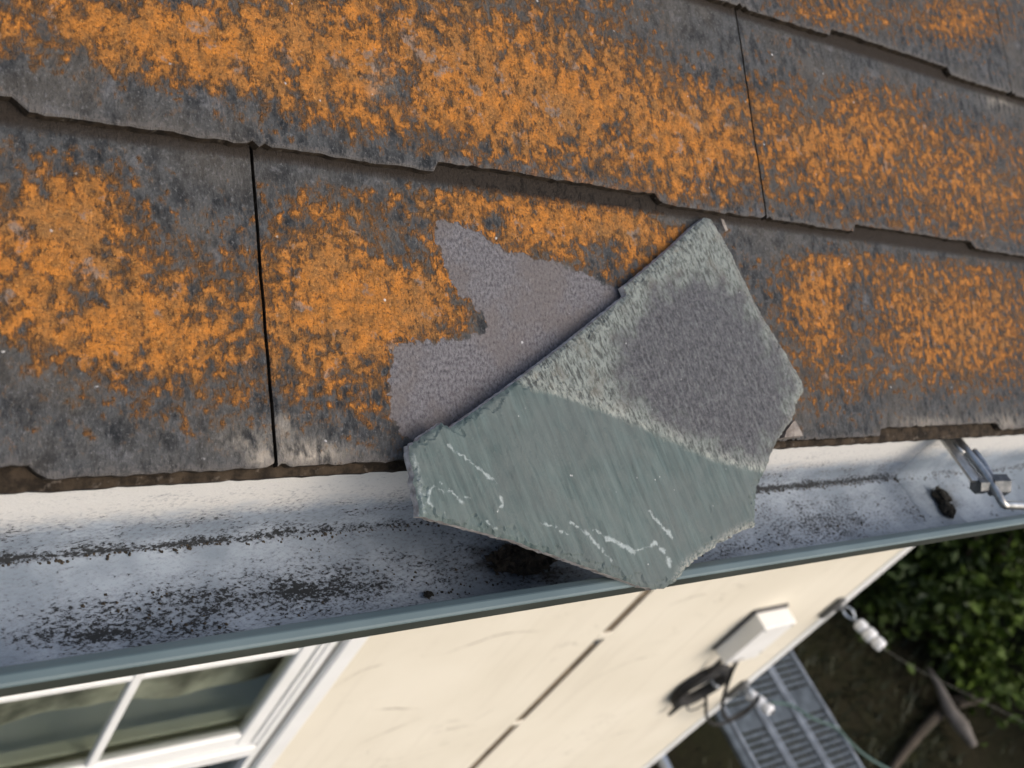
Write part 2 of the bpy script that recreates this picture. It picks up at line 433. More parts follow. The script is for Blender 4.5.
MOD = .8175 * U; EXPO = .331 * U; S0 = .0965 * U; PH = .4945 * U; NOTCH = .0125 * U; TT = .0075
CLEAN = [(437, 221), (452, 221), (470, 226), (487, 238), (503, 250), (530, 256), (560, 263), (590, 276), (622, 291), (640, 300), (560, 370), (470, 440), (410, 440),
         (392, 420), (389, 385), (393, 346), (410, 342), (440, 341), (470, 336), (487, 331), (489, 322), (474, 306), (458, 292), (448, 276), (444, 256), (434, 240)]
# lichen patches (centre, radii in picture pixels, weight), carried onto the tiles below
BL = [(60, 20, 150, 45, .55), (200, 45, 110, 45, .45), (330, 40, 130, 70, .40), (480, 60, 130, 80, .50), (560, 120, 120, 50, .45), (690, 140, 75, 60, .62),
      (600, 60, 60, 60, .25), (700, 20, 55, 35, -.45), (620, 130, 22, 18, -.35), (395, 85, 20, 22, -.5), (40, 80, 55, 16, -.4), (150, 105, 130, 20, -.28),
      (350, 140, 110, 14, -.15), (300, 95, 90, 30, .22), (400, 120, 90, 35, .20), (110, 90, 60, 25, .12), (210, 60, 25, 15, .2), (740, 120, 20, 60, .1),
      (870, 130, 60, 70, .55), (800, 150, 45, 50, .40), (980, 180, 70, 60, .55), (900, 60, 130, 24, -.6), (1000, 105, 60, 18, -.4), (790, 75, 30, 25, .15), (815, 105, 14, 14, -.3), (1000, 165, 15, 12, -.4),
      (820, 15, 70, 25, .45), (960, 30, 45, 40, .6), (900, 40, 30, 20, .1),
      (70, 270, 110, 75, .62), (40, 220, 60, 60, .3), (90, 200, 40, 35, .45), (120, 340, 110, 45, .55), (190, 330, 60, 70, .25), (210, 390, 60, 50, .12), (190, 180, 80, 55, -.25), (60, 420, 90, 40, -.1),
      (120, 470, 200, 25, -.4), (15, 320, 20, 30, .2), (85, 295, 22, 22, -.4), (15, 370, 45, 30, -.25),
      (320, 260, 65, 70, .55), (350, 320, 90, 60, .45), (420, 300, 70, 40, .55), (380, 390, 60, 60, .25), (300, 380, 40, 50, .20), (330, 165, 110, 14, -.5), (300, 430, 50, 30, -.2), (400, 205, 45, 22, -.05), (400, 245, 28, 22, -.35),
      (560, 222, 130, 42, .78), (470, 195, 70, 20, .25), (640, 250, 50, 40, .25), (680, 215, 30, 12, -.4), (495, 218, 10, 16, -.6), (600, 250, 20, 14, -.5), (455, 240, 30, 30, .2),
      (810, 290, 40, 60, .55), (860, 260, 40, 30, .25), (900, 320, 70, 80, .45), (990, 330, 60, 70, .5), (830, 370, 40, 50, .25), (860, 300, 18, 30, -.4), (780, 240, 60, 12, -.4), (900, 250, 130, 10, -.3), (760, 300, 30, 60, -.15), (950, 410, 110, 20, -.3), (860, 350, 25, 20, -.25)]
PALE = [(310, 455, 28, 12, 1.1), (262, 460, 14, 9, .9), (245, 440, 26, 10, .5), (380, 85, 12, 14, .4), (285, 425, 10, 14, .5), (1000, 425, 20, 10, .6), (930, 425, 30, 8, .6), (1000, 100, 14, 10, .5)]
def blobs(px, py, L):
    d = np.zeros(len(px))
    for cx, cy, rx, ry, wgt in L:
        d += wgt * np.exp(-(((px - cx) / rx) ** 2 + ((py - cy) / ry) ** 2))
    return d
def edge_prof(x):
    """notched butt edge: raised tab in the middle of each module, nick at the false joint"""
    m = ((x - PH) / MOD) % 1.0
    up = 0.0
    if .272 < m < .728: up = NOTCH * min(1, (m - .272) / .004, (.728 - m) / .013)
    if .006 < m < .014 or m > .990: up = .0022
    return up
def make_tile(k, x0, x1, dense):
    fine_ = dense and k == 0 and x0 < .5 < x1
    dx = .0024 if fine_ else .0042 if dense else .012
    g = .0011
    xs = list(np.arange(x0 + g, x1 - g, dx)) + [x1 - g]
    base = S0 + k * EXPO
    LEN = EXPO + .045
    ns = int(LEN / (.0024 if fine_ else .0045 if dense else .016))
    rows = np.concatenate([[0, .0012], np.linspace(.004, LEN, ns)])
    nx = len(xs); P = []; uv = []; ed = []; SS = []
    tilt = random.uniform(-.0006, .0006)
    eo = [edge_prof(x) + .0013 * noise.noise((x * 90, k * 7.3, 0)) + .0011 * noise.noise((x * 300, k * 3.1, 5)) - .0022 * max(0, noise.noise((x * 38, k * 5.1, 7)) - .45) for x in xs]
    for j, r in enumerate(rows):
        for i, x in enumerate(xs):
            s = base + eo[i] + r * (LEN - eo[i]) / LEN
            h = TT * k + tilt * (x - x0)
            if j == 0: h -= .0010
            h += .0006 * noise.noise((x * 60, s * 60, k)) + .0010 * noise.noise((x * 9, s * 9, k + 9))
            if i in (0, nx - 1): h -= .0008
            P.append(roof_pt(x, s, h)); uv.append((x, s, k * 2.7)); SS.append(s)
            ed.append(max(0, 1 - (s - base - eo[i]) / .010))
    nt = len(P)
    F_ = [(j * nx + i, j * nx + i + 1, (j + 1) * nx + i + 1, (j + 1) * nx + i) for j in range(len(rows) - 1) for i in range(nx - 1)]
    ix = [0] * len(F_)
    # underside and butt / side faces
    th = .0071
    b0 = len(P)
    for i, x in enumerate(xs):
        p = P[i]; P.append((p[0], p[1] - NRM[1] * th, p[2] - NRM[2] * th)); uv.append(uv[i]); ed.append(1); SS.append(SS[i])
    for i in range(nx - 1): F_.append((b0 + i, b0 + i + 1, i + 1, i)); ix.append(1)
    for side in (0, nx - 1):
        c0 = len(P)
        for j in range(len(rows)):
            p = P[j * nx + side]; P.append((p[0], p[1] - NRM[1] * th, p[2] - NRM[2] * th)); uv.append(uv[j * nx + side]); ed.append(0); SS.append(SS[j * nx + side])
        for j in range(len(rows) - 1):
            q = (j * nx + side, (j + 1) * nx + side, c0 + j + 1, c0 + j); F_.append(q if side else q[::-1]); ix.append(1)
    PA = np.array(P); px, py = to_px(PA)
    vis = (px > -60) & (px < 1084) & (py > -60) & (py < 800)
    SSa = np.array(SS); mid = np.sin(np.pi * np.clip((SSa - base) / EXPO, 0, 1))
    d = np.where(vis, .11 + .95 * blobs(px, py, BL), .10 + .35 * mid + .25 * np.array([noise.noise((q[0] * 5, q[1] * 5, 2)) for q in uv]))
    fromtop = base + EXPO - SSa
    d = d - .45 * np.clip(1 - fromtop / .018, 0, 1) - .22 * np.clip(1 - (SSa - base) / .016, 0, 1)
    cl = soft_poly(px, py, CLEAN, 7.0) if (k == 0 and x0 < .5 < x1) else np.zeros(len(px))
    pale = np.clip(blobs(px, py, PALE), 0, 1) * vis
    lap_dirt_shade = np.clip(1 - (fromtop - .0035) / .0080, 0, 1)  # lap dirt and painted contact shadow under the course above
    o = mk('roof_tile', P, F_, [M['tile'], M['edge']], roof, ix, dict(tuv=uv, lichen=np.clip(d, -.5, 1), clean=cl, edge=ed, pale=pale, lap_dirt_shade=lap_dirt_shade))
    return o
for k in range(0, 8):
    off = PH if k % 2 == 0 else PH + MOD
    j0 = math.floor((RL - off) / (2 * MOD))
    x = off + j0 * 2 * MOD
    while x < RR - .01:
        a, b = max(x, RL), min(x + 2 * MOD, RR)
        if b - a > .02:
            make_tile(k, a, b, dense=(k <= 2 and b > -.1 and a < 1.75) or (k == 3 and b > .8 and a < 1.7))
        x += 2 * MOD
# courses above the eighth: one tile of the same stepped section per course and half-bond, coarse
for k in range(8, 22):
    a = RL
    make_tile(k, RL, RR, False)

# starter strip under the first course, ragged and mossy
xs = np.arange(RL, RR, .006); P = []; F_ = []
for i, x in enumerate(xs):
    r = .0012 * noise.noise((x * 60, 3, 0)) + .0008 * noise.noise((x * 210, 3, 4))
    z1 = .0010 * noise.noise((x * 120, 9, 1))
    for s, h in ((SB + .12, -.0090), (SB + .004, -.0078 + z1), (SB + r, -.0095 + z1), (SB + r, -.0190), (SB + .12, -.0200)):
        P.append(roof_pt(x, s, h))
    if i:
        b = (i - 1) * 5; F_ += [(b + q, b + 5 + q, b + 6 + q, b + 1 + q) for q in range(4)]
mk('starter_strip', P, F_, M['edge'], roof)

# fascia, soffit
MB().box(RL, RR, .3835, .405, -.64, -.495, .002).build('fascia', M['fascia'], house)
MB().box(RL, RR, .4052, YW + .02, ZS - .012, ZS, 0).build('soffit', M['fascia'], house)
MB().box(XE + .02, RR, YW + .02, 6.0, ZS - .012, ZS, 0).build('soffit', M['fascia'], house)

# walls: dark backing, sheets in front with an open joint
WX0, WX1, WZ0, WZ1 = -.9, 1.107, -2.95, -.80      # window opening
backing = MB()
backing.box(-2.8, WX0, YW + .005, YW + .09, -H - .2, ZS - .012); backing.box(WX1, XE - .004, YW + .005, YW + .09, -H - .2, ZS - .012)
backing.box(WX0, WX1, YW + .005, YW + .09, WZ1, ZS - .012); backing.box(WX0, WX1, YW + .005, YW + .09, -H - .2, WZ0)
wall = backing.build('wall', M['rot'], house)
GX0, GX1 = 1.980, 2.018
p1 = MB(); y0, y1 = YW, YW + .004
p1.box(-2.8, WX0, y0, y1, -H - .2, ZS - .013); p1.box(WX0, WX1, y0, y1, WZ1, ZS - .013); p1.box(WX0, WX1, y0, y1, -H - .2, WZ0)
p1.box(WX1, GX0, y0, y1, -H - .2, ZS - .013)
p1.build('wall_panel', M['wall'], wall)
MB().box(GX1, XE - .03, y0, y1, -H - .2, ZS - .013).build('wall_panel', M['wall'], wall)
for zc, hh in ((-2.052, .016), (-2.540, .010), (-1.5, .03), (-3.05, .02)):
    fb = MB().box(GX0 - .002, GX1 + .003, YW - .002, YW + .0045, zc - hh, zc + hh, .004); fb.build('joint_filler', M['wall'], wall)
mh = MB(); c = on_wall(597, 642); mh.tube([(c[0], YW - .003, c[2]), (c[0], YW + .002, c[2])], .010, 10).build('nail_hole', M['boxdark'], wall)
MB().box(XE + .0, XE + .013, YW + .014, 6.0, -H - .2, ZS - .013).build('end_wall', M['wall'], house)
MB().box(-2.82, -2.80, YW + .014, 6.0, -H - .2, ZS - .013).build('end_wall', M['wall'], house)
MB().box(-2.80, XE, 5.98, 6.0, -H - .2, ZS - .013).build('rear_wall', M['wall'], house)
ct = MB().box(XE - .029, XE + .018, YW - .004, YW + .0132, -H - .2, ZS - .014, .003); ct.build('corner_trim', M['white'], house)

for L in ([(440, 656), (470, 645), (505, 634), (545, 631)], [(470, 722), (484, 715), (499, 706)], [(573, 692), (600, 676), (630, 662), (660, 654)], [(372, 710), (395, 709), (422, 709)], [(350, 748), (385, 733), (425, 716)],
          [(668, 606), (690, 598), (708, 594)], [(590, 745), (615, 735), (640, 728)], [(430, 735), (455, 728), (475, 725)], [(330, 690), (360, 672), (385, 664)]):
    pts = smooth_path([tuple(on_wall(*p)) for p in L], 10); cb = MB(); n_ = len(pts)
    for i, p in enumerate(pts):
        wv = (.0010 + .0042 * math.sin(math.pi * i / (n_ - 1))) * (1 + .7 * noise.noise((i * .6, p.x * 9, 0)))
        zz = p.z + .003 * noise.noise((i * .35, p.x * 5, 6))
        cb.v += [(p.x, YW - .0004, zz + wv), (p.x, YW + .0004, zz - wv)]
        if i: b_ = 2 * i - 2; cb.f.append((b_, b_ + 1, b_ + 3, b_ + 2))
    cb.build('hairline_crack', M['crack'], wall)
# window
win = MB().box(WX0 + .002, WX0 + .05, YW - .004, YW + .07, WZ0, WZ1, .003)
window = win.build('window', M['white'], house)
def wp(name, *b, m='white', bev=.003): return MB().box(*b, bev).build(name, M[m], window)
wp('architrave', 1.111, 1.157, YW - .020, YW - .001, WZ0 - .05, WZ1 + .05, bev=.004)
wp('architrave', WX0 - .05, WX0 - .004, YW - .020, YW - .001, WZ0 - .05, WZ1 + .05, bev=.004)
wp('architrave', WX0 - .003, 1.110, YW - .020, YW - .001, WZ1 + .004, WZ1 + .05, bev=.004)
wp('window_sill', WX0 - .06, 1.165, YW - .055, YW + .05, WZ0 - .045, WZ0 - .002, bev=.006)
wp('frame_jamb', 1.084, 1.104, YW - .004, YW + .08, WZ0, WZ1)
wp('frame_jamb', 1.070, 1.0835, YW - .001, YW + .06, -2.266, WZ1)
wp('frame_rail', WX0 + .05, 1.0838, YW - .006, YW + .03, -2.316, -2.272, bev=.004)
wp('frame_rail', WX0 + .05, 1.057, YW - .006, YW + .075, WZ1 - .05, WZ1)
wp('frame_rail', WX0 + .05, 1.057, YW - .006, YW + .075, WZ0, WZ0 + .045)
wp('sash_stile', 1.032, 1.067, YW + .002, YW + .03, -2.266, WZ1 - .052, bev=.005)
wp('sash_rail', WX0 + .05, 1.0318, YW + .003, YW + .03, -2.266, -2.213, bev=.005)
for bx_ in (.707, .30, -.10, -.5):
    wp('glazing_bar', bx_ - .0095, bx_ + .0095, YW + .004, YW + .020, -2.2128, WZ1 - .052, bev=.003)
for bz in (-1.857, -1.32):
    wp('glazing_bar', WX0 + .05, 1.0318, YW + .006, YW + .019, bz - .009, bz + .009, bev=.003)
for x1_, z0_, z1_, yy in ((1.04, -2.22, WZ1 - .05, YW + .0135), (1.088, WZ0 + .04, -2.30, YW + .0145)):
    mk('glass_pane', [(WX0 + .05, yy, z0_), (x1_, yy, z0_), (x1_, yy, z1_), (WX0 + .05, yy, z1_)], [(0, 1, 2, 3)], M['glass'], window)
# what shows through the glass: ledge, net curtain, floor, back of the room
MB().box(WX0 + .02, 1.35, YW + .032, YW + .25, -2.270, -2.235, .004).build('inner_ledge', M['bench'], house)
MB().box(WX0 + .02, 1.35, YW + .045, YW + .075, -2.234, -2.215, .004).build('inner_ledge', M['bench'], house)
cv = []; cf = []; N = 90
for i in range(N):
    x = -.7 + 2.3 * i / (N - 1); yy = YW + .110 + .004 * math.sin(i * .9) + .010 * noise.noise((x * 5, 0, 0))
    for z in (-2.17, -1.6, -.9): cv.append((x, yy + .02 * noise.noise((x * 3, z, 3)), z))
    if i: b = (i - 1) * 3; cf += [(b, b + 3, b + 4, b + 1), (b + 1, b + 4, b + 5, b + 2)]
cvx = [(v[0], v[1] + .35 if v[0] > .2 and v[0] < .75 else v[1], v[2]) for v in cv]
mk('net_curtain', cv, cf, M['curtain'], house, smooth=True)
MB().box(-2.7, 3.1, YW + .1, 4.5, -3.35, -3.3).build('room_floor', M['floorin'], house)
MB().box(-2.7, 3.1, 4.4, 4.45, -3.3, ZS - .02).build('room_wall', M['room'], house)

# ================================================================== GUTTER
gut = empty('gutter', (.6, .32, -.595), 'blue grey metal eaves gutter with grimy white lining, along the roof edge', 'gutter')
prof = [(.3805, -.498), (.3805, -.540), (.3805, -.575), (.3800, -.586), (.3770, -.5905), (.372, -.592), (.355, -.5925), (.335, -.593), (.315, -.5935), (.308, -.591),
        (.298, -.584), (.289, -.572), (.2815, -.556), (.2765, -.540), (.2745, -.529)]
pr = []
for (a, b), (c, d) in zip(prof[:-1], prof[1:]):
    n_ = max(1, int(math.hypot(c - a, d - b) / .004))
    pr += [(a + (c - a) * i / n_, b + (d - b) * i / n_) for i in range(n_)]
pr.append(prof[-1])
xs = np.concatenate([np.arange(-1.6, -.1, .05), np.arange(-.1, 1.5, .005), np.arange(1.5, RR + .02, .05)])
P = []; uv = []; npz = len(pr)
acc = [0.0]
for (a, b), (c, d) in zip(pr[:-1], pr[1:]): acc.append(acc[-1] + math.hypot(c - a, d - b))
for x in xs:
    wv = .0007 * noise.noise((x * 6, 0, 0))
    for q, (y, z) in enumerate(pr):
        P.append((x, y, z + wv + .0005 * noise.noise((x * 25, q * .2, 2)))); uv.append((x, acc[q], 0))
F_ = [(i * npz + q, i * npz + q + 1, (i + 1) * npz + q + 1, (i + 1) * npz + q) for i in range(len(xs) - 1) for q in range(npz - 1)]
PA = np.array(P); px, py = to_px(PA); A = np.array([u_[1] for u_ in uv]); X = PA[:, 0]
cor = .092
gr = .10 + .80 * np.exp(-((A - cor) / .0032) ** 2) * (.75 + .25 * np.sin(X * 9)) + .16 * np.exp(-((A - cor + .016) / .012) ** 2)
GB = [(90, 625, 70, 20, .42), (190, 605, 60, 22, .38), (290, 592, 80, 22, .42), (60, 640, 60, 12, .2), (200, 640, 120, 14, .28), (330, 560, 60, 18, .15), (360, 590, 60, 30, .2),
      (460, 560, 60, 40, .25), (800, 530, 70, 20, .30), (790, 500, 60, 20, .12), (850, 520, 40, 20, .18), (700, 552, 40, 16, .35), (925, 505, 25, 14, .35), (880, 480, 40, 8, .1),
      (150, 560, 150, 12, -.12), (1000, 480, 40, 30, -.2), (560, 580, 40, 20, .3)]
gr += blobs(px, py, GB)
off_frame = (px < -80) | (px > 1100)
gr = np.where(off_frame, .2, gr)
cream = np.clip(1.25 - (A - .030) / .045, 0, 1) * (A < .092)
gr = gr - .28 * np.clip(1 - (A - .030) / .035, 0, 1)
BR = [(520, 562, 38, 14, 1.0), (490, 560, 20, 18, .6), (560, 575, 20, 8, .8), (945, 503, 12, 12, .9), (428, 594, 4, 3, 1)]
br = np.clip(blobs(px, py, BR), 0, 1) * ~off_frame
mk('trough', P, F_, M['gutin'], gut, attrs=dict(guv=uv, grime=gr, brown=br, cream=cream), smooth=True)
# outer skin + rolled bead
def extr(profile, xs_, closed=False):
    n_ = len(profile); P = [(x, y, z) for x in xs_ for (y, z) in profile]
    m_ = n_ if closed else n_ - 1
    return P, [(i * n_ + q, (i + 1) * n_ + q, (i + 1) * n_ + (q + 1) % n_, i * n_ + (q + 1) % n_) for i in range(len(xs_) - 1) for q in range(m_)]
xs2 = np.concatenate([np.arange(-1.6, RR, .04), [RR + .02]])
outer = [(.3825, -.498), (.3825, -.592), (.374, -.595), (.316, -.5965), (.305, -.594), (.2950, -.586), (.2865, -.573), (.2790, -.557), (.2745, -.544), (.2735, -.537)]
P, F_ = extr(outer, xs2); mk('outer_skin', P, F_, M['bead'], gut, smooth=True)
bead = [(y * 1.0297, z * 1.0297) for y, z in [(.2668, -.5145), (.2652, -.5078), (.2640, -.5066), (.2594, -.5037), (.2582, -.5034), (.2545, -.5040), (.2534, -.5047), (.2530, -.5056), (.2572, -.5228), (.2585, -.5242), (.2650, -.5235)]]
P, F_ = extr(bead, xs2, True); mk('front_bead', P, F_, [M['bead'], M['bead_shade']], gut, [1 if q in (7, 8, 9) else 0 for i in range(len(xs2) - 1) for q in range(len(bead))])
endp = [(y, z) for y, z in outer] + [(.2735, -.520)]
mk('end_cap', [(RR + .02, y, z) for y, z in endp] + [(RR + .023, y, z) for y, z in endp], [tuple(range(len(endp))), tuple(reversed(range(len(endp), 2 * len(endp))))], M['bead'], gut)
# lapped seam: second sheet end, 1.5 mm proud on the back and floor
xl = on_roof(962, 441)[0]
sx = on_z(912, 500, -.592)[0]
lap = [(y - .0003 if q < 30 else y, z + .0003) for q, (y, z) in enumerate(pr) if z < -.50]
P, F_ = extr(lap, np.arange(sx, sx + .075, .005))
nl = len(lap); uvl = [(x, acc[min(q + 3, npz - 1)], 3) for x in np.arange(sx, sx + .075, .005) for q in range(nl)]
mk('lap_joint', P, [f[::-1] for f in F_], M['gutin'], gut, attrs=dict(guv=uvl, grime=[.10] * len(P), brown=[0] * len(P), cream=[max(0, min(1, 1.25 - (u_[1] - .030) / .045)) for u_ in uvl]), smooth=True)
# bracket: strap, rod with bend, nut, bolt
bz = -.5175
A_ = on_z(957, 444, bz); B_ = on_z(1003, 506, bz)
bk = MB(); xb = A_[0]
dirv = (B_ - A_)
def bp(t, dx=0, dz=0): q = A_ + dirv * t; return (q[0] + dx, q[1], q[2] + dz)
st_v = [bp(-.25, .004, .0), bp(-.25, .020, .0), bp(.62, .020, .0), bp(.62, .006, .0)]
strap = MB().box(0, 1, 0, 1, 0, 1, 0)
q0 = Vector(bp(-.3)); q1 = Vector(bp(.62)); ax = (q1 - q0); sd_ = Vector((0, 0, 1)).cross(ax).normalized() * -1
def slab(a, b, w0, w1, t, zoff):
    a = Vector(a); b = Vector(b); d = (b - a).normalized(); s_ = Vector((d.y, -d.x, 0)) * -1
    vv = []
    for p in (a, b):
        for ww in (w0, w1):
            for zz in (zoff - t / 2, zoff + t / 2): vv.append(p + s_ * ww + Vector((0, 0, zz)))
    return vv, [(0, 1, 3, 2), (4, 6, 7, 5), (0, 4, 5, 1), (2, 3, 7, 6), (0, 2, 6, 4), (1, 5, 7, 3)]
v_, f_ = slab(q0, q1, -.026, -.006, .003, .001)
bracket = mk('bracket', v_, f_, M['chrome'], gut)
rod = smooth_path([bp(-.05, -.002, .004), bp(.2, -.001, .005), bp(.5, 0, .005), bp(.8, .001, .003), bp(.97, .004, 0), (B_[0] + .016, B_[1] + .0005, bz - .001), (B_[0] + .045, B_[1] - .002, bz - .002)], 6)
MB().tube(rod, .0046, 10).build('hook_rod', M['chrome'], bracket, smooth=True)
rod2 = smooth_path([bp(.18, .009, .006), bp(.4, .008, .007), bp(.68, .007, .005)], 6)
MB().tube(rod2, .0040, 10).build('hook_rod', M['chrome'], bracket, smooth=True)
nb = Vector(bp(.70, .008, .003)); MB().tube([nb + Vector((-.004, .002, -.003)), nb + Vector((.012, -.004, .004))], .0115, 6).build('nut', M['bolt'], bracket)
nb = Vector(bp(.66, -.008, -.004)); MB().tube([nb + Vector((-.007, .002, 0)), nb + Vector((.006, 0, .002))], .0085, 6).build('bolt_head', M['bolt'], bracket)
loop = [Vector(bp(.03, -.004, .003)) + Vector((.006 * math.cos(t), .012 * math.sin(t), 0)) for t in np.linspace(0, 2 * math.pi, 14)]
MB().tube(loop, .0024, 7).build('eye_loop', M['chrome'], bracket, smooth=True)

# ================================================================== LOOSE SLATE
TH = .0062
# underside rests on the gutter bead (low end) and on the first tile course (tip)
LIP = (.2659, -.5184); LS = CP * LIP[0] + SP * LIP[1]; LH = -SP * LIP[0] + CP * LIP[1] + U
TS = .246; THI = .0012
def slate_h(s): return LH + .0012 + (s - LS) * (THI - LH) / (TS - LS)
def on_slate(u, v):
    # top face lies on the first course: plane through it, parallel to the tile
    h = TH
    for _ in range(6):
        P = on_roof(u, v, h); s = P @ UPS; h = slate_h(s) + TH
    return P[0], s
SL = [(706, 217.5), (713, 219), (721, 232), (735, 258), (748, 285), (762, 312), (779, 340), (793, 363), (804, 382), (805, 390), (801, 399), (797, 405), (797, 413), (790, 425), (781, 437), (773, 453), (767, 470),
      (760, 484), (757, 500), (757, 526), (740, 532), (722, 543), (705, 555), (690, 565), (684, 573), (677, 582), (668, 588), (655, 589), (640, 586), (622, 579), (598, 570), (570, 560), (540, 550), (510, 539), (480, 531),
      (450, 523), (421, 516.5), (420, 505), (417, 490), (415, 475), (411, 462), (410, 446), (424, 435), (443, 422.5), (452, 427.5), (480, 408), (520, 379), (560, 349), (600, 317), (629, 293.5), (625.5, 286.5), (640, 275), (660, 258), (680, 240), (697, 224)]
SLM = [on_slate(*p) for p in SL]
smooth_idx = set(range(44, 55))
bd = []
for i in range(len(SLM)):
    a = np.array(SLM[i]); b = np.array(SLM[(i + 1) % len(SLM)]); n_ = max(1, int(np.linalg.norm(b - a) / .0022))
    jit = .0003 if i in smooth_idx else (.0011 if 17 <= i <= 27 or 36 <= i <= 41 else .0007)
    for q in range(n_):
        p = a + (b - a) * q / n_
        bd.append((p[0] + jit * noise.noise((p[0] * 400, p[1] * 400, 1)) * 2, p[1] + jit * noise.noise((p[0] * 400, p[1] * 400, 8)) * 2))
ba = np.array(bd); x0, s0 = ba.min(0); x1, s1 = ba.max(0)
stp = .0015
gxx, gss = np.meshgrid(np.arange(x0, x1, stp), np.arange(s0, s1, stp)); gxx = gxx.ravel(); gss = gss.ravel()
rng = np.random.default_rng(3); gxx = gxx + rng.uniform(-.3, .3, len(gxx)) * stp; gss = gss + rng.uniform(-.3, .3, len(gss)) * stp
dB = seg_dist(gxx, gss, bd[::2], True); ok = in_poly(gxx, gss, bd) & (dB > stp * .7)
pts = [Vector(p) for p in bd] + [Vector((a, b)) for a, b in zip(gxx[ok], gss[ok])]
nb_ = len(bd)
vv, ee, ff, _, _, _ = delaunay_2d_cdt(pts, [(i, (i + 1) % nb_) for i in range(nb_)], [tuple(range(nb_))], 1, 1e-7)
vv = np.array([(p.x, p.y) for p in vv])
dB = seg_dist(vv[:, 0], vv[:, 1], bd, True)
GD = np.array(on_slate(640, 500)) - np.array(on_slate(600, 400)); GD = GD / np.linalg.norm(GD)     # cleavage direction
ga = vv @ GD; gb_ = vv @ np.array([-GD[1], GD[0]])
hh = []
for i, (x, s) in enumerate(vv):
    n_ = .0007 * noise.noise((gb_[i] * 160, ga[i] * 22, 3)) + .0005 * noise.noise((gb_[i] * 420, ga[i] * 90, 5))
    edge_n = noise.noise((x * 70, s * 70, 11)) + .5 * noise.noise((x * 190, s * 190, 13))
    n_ -= .0008 * math.floor(max(0, min(2.9, 1.5 * (1 - dB[i] / .011) + 1.1 * edge_n)))
    hh.append(slate_h(s) + TH + n_ - .0014 * max(0, 1 - dB[i] / .0025))
top = np.array([roof_pt(x, s, h) for (x, s), h in zip(vv, hh)])
px, py = to_px(top)
FRESH = [(500, 372), (530, 386), (560, 394), (600, 408), (640, 425), (680, 443), (715, 459), (750, 468), (790, 476), (790, 650), (380, 650), (380, 400)]
DARK = [(612, 352), (635, 318), (660, 292), (700, 276), (738, 296), (765, 335), (790, 372), (792, 395), (778, 428), (760, 460), (728, 455), (690, 436), (650, 412), (622, 385)]
VE = [[(447, 444), (455, 451), (468, 460), (482, 471), (494, 480), (500, 488)], [(500, 497), (503, 505), (498, 510)],
      [(424, 496), (434, 486), (443, 492), (452, 491), (462, 502)], [(440, 482), (445, 490)], [(462, 498), (470, 497)],
      [(581, 529), (590, 536), (598, 546), (607, 556)], [(594, 530), (602, 535), (612, 540), (624, 547), (634, 552)], [(607, 540), (620, 543), (634, 551)],
      [(647, 547), (656, 543), (662, 549), (668, 558), (671, 568)], [(540, 522), (556, 527), (563, 533)], [(560, 526), (567, 534)], [(668, 530), (672, 538)], [(650, 512), (660, 524), (668, 535)], [(633, 552), (641, 549), (648, 547)], [(607, 556), (612, 562)], [(571, 522), (579, 528)], [(486, 520), (492, 527), (497, 528)], [(430, 490), (428, 500), (433, 508)]]
def wiggle(L, k):
    out = []
    for (x0_, y0_), (x1_, y1_) in zip(L[:-1], L[1:]):
        n_ = max(1, int(math.hypot(x1_ - x0_, y1_ - y0_) / 2.2))
        out += [(x0_ + (x1_ - x0_) * i / n_, y0_ + (y1_ - y0_) * i / n_) for i in range(n_)]
    out.append(L[-1])
    return [(x_ + 1.5 * noise.noise((x_ * .33, y_ * .33, k)), y_ + 1.5 * noise.noise((x_ * .33, y_ * .33, k + 40.5))) for x_, y_ in out]
wid = np.array([1 + .9 * noise.noise((a_ * .12, b_ * .12, 3)) + .5 * noise.noise((a_ * .45, b_ * .45, 6)) for a_, b_ in zip(px, py)])
vein = np.zeros(len(px))
for k, L in enumerate(VE):
    vein = np.maximum(vein, np.clip(1.15 * np.clip(wid, 0, 1.1) - seg_dist(px, py, wiggle(L, k)) / (2.6 if k in (6, 8, 2) else 1.9) / np.clip(wid, .4, 1.6), 0, 1))
    if k in (2, 5, 6, 8): vein = np.maximum(vein, .42 * np.clip(1 - seg_dist(px, py, L) / 8, 0, 1) * np.clip(wid, 0, 1.4))
vein = np.maximum(vein, np.clip(1.0 - seg_dist(px, py, [(413, 455), (417, 470), (420, 485), (421, 500), (424, 512)]) / 7, 0, 1) * .75)
rim = np.clip(1.1 - seg_dist(px, py, [(757, 526), (740, 532), (722, 543), (705, 555), (688, 566), (680, 580)]) / 9, 0, 1) * .8
rim = np.maximum(rim, np.clip(1 - seg_dist(px, py, [(713, 219), (735, 258), (762, 312), (793, 363), (804, 388), (790, 425)]) / 9, 0, 1) * .45)
fresh = soft_poly(px, py, FRESH, 26); dark = soft_poly(px, py, DARK, 20)
n1 = len(top)
uvs = np.stack([gb_, ga, np.zeros(n1)], 1)
P = [tuple(p) for p in top]; faces = [tuple(f) for f in ff]
ar = 0
for f in faces[:20]:
    a, b, c = (Vector(P[i]) for i in f[:3]); ar += (b - a).cross(c - a).dot(Vector(NRM))
if ar < 0: faces = [f[::-1] for f in faces]
mi = [0] * len(faces)
low = [top[i] - NRM * TH for i in range(nb_)]
mid_ = [top[i] - NRM * (TH * .5) + np.array([.0008 * noise.noise((i * .7, 1, 0)), .0008 * noise.noise((i * .7, 4, 0)), 0]) for i in range(nb_)]
P += [tuple(p) for p in mid_] + [tuple(p) for p in low]
for i in range(nb_):
    j = (i + 1) % nb_
    faces += [(i, j, n1 + j, n1 + i), (n1 + i, n1 + j, n1 + nb_ + j, n1 + nb_ + i)]; mi += [1, 1]
faces.append(tuple(n1 + nb_ + i for i in range(nb_))); mi.append(1)
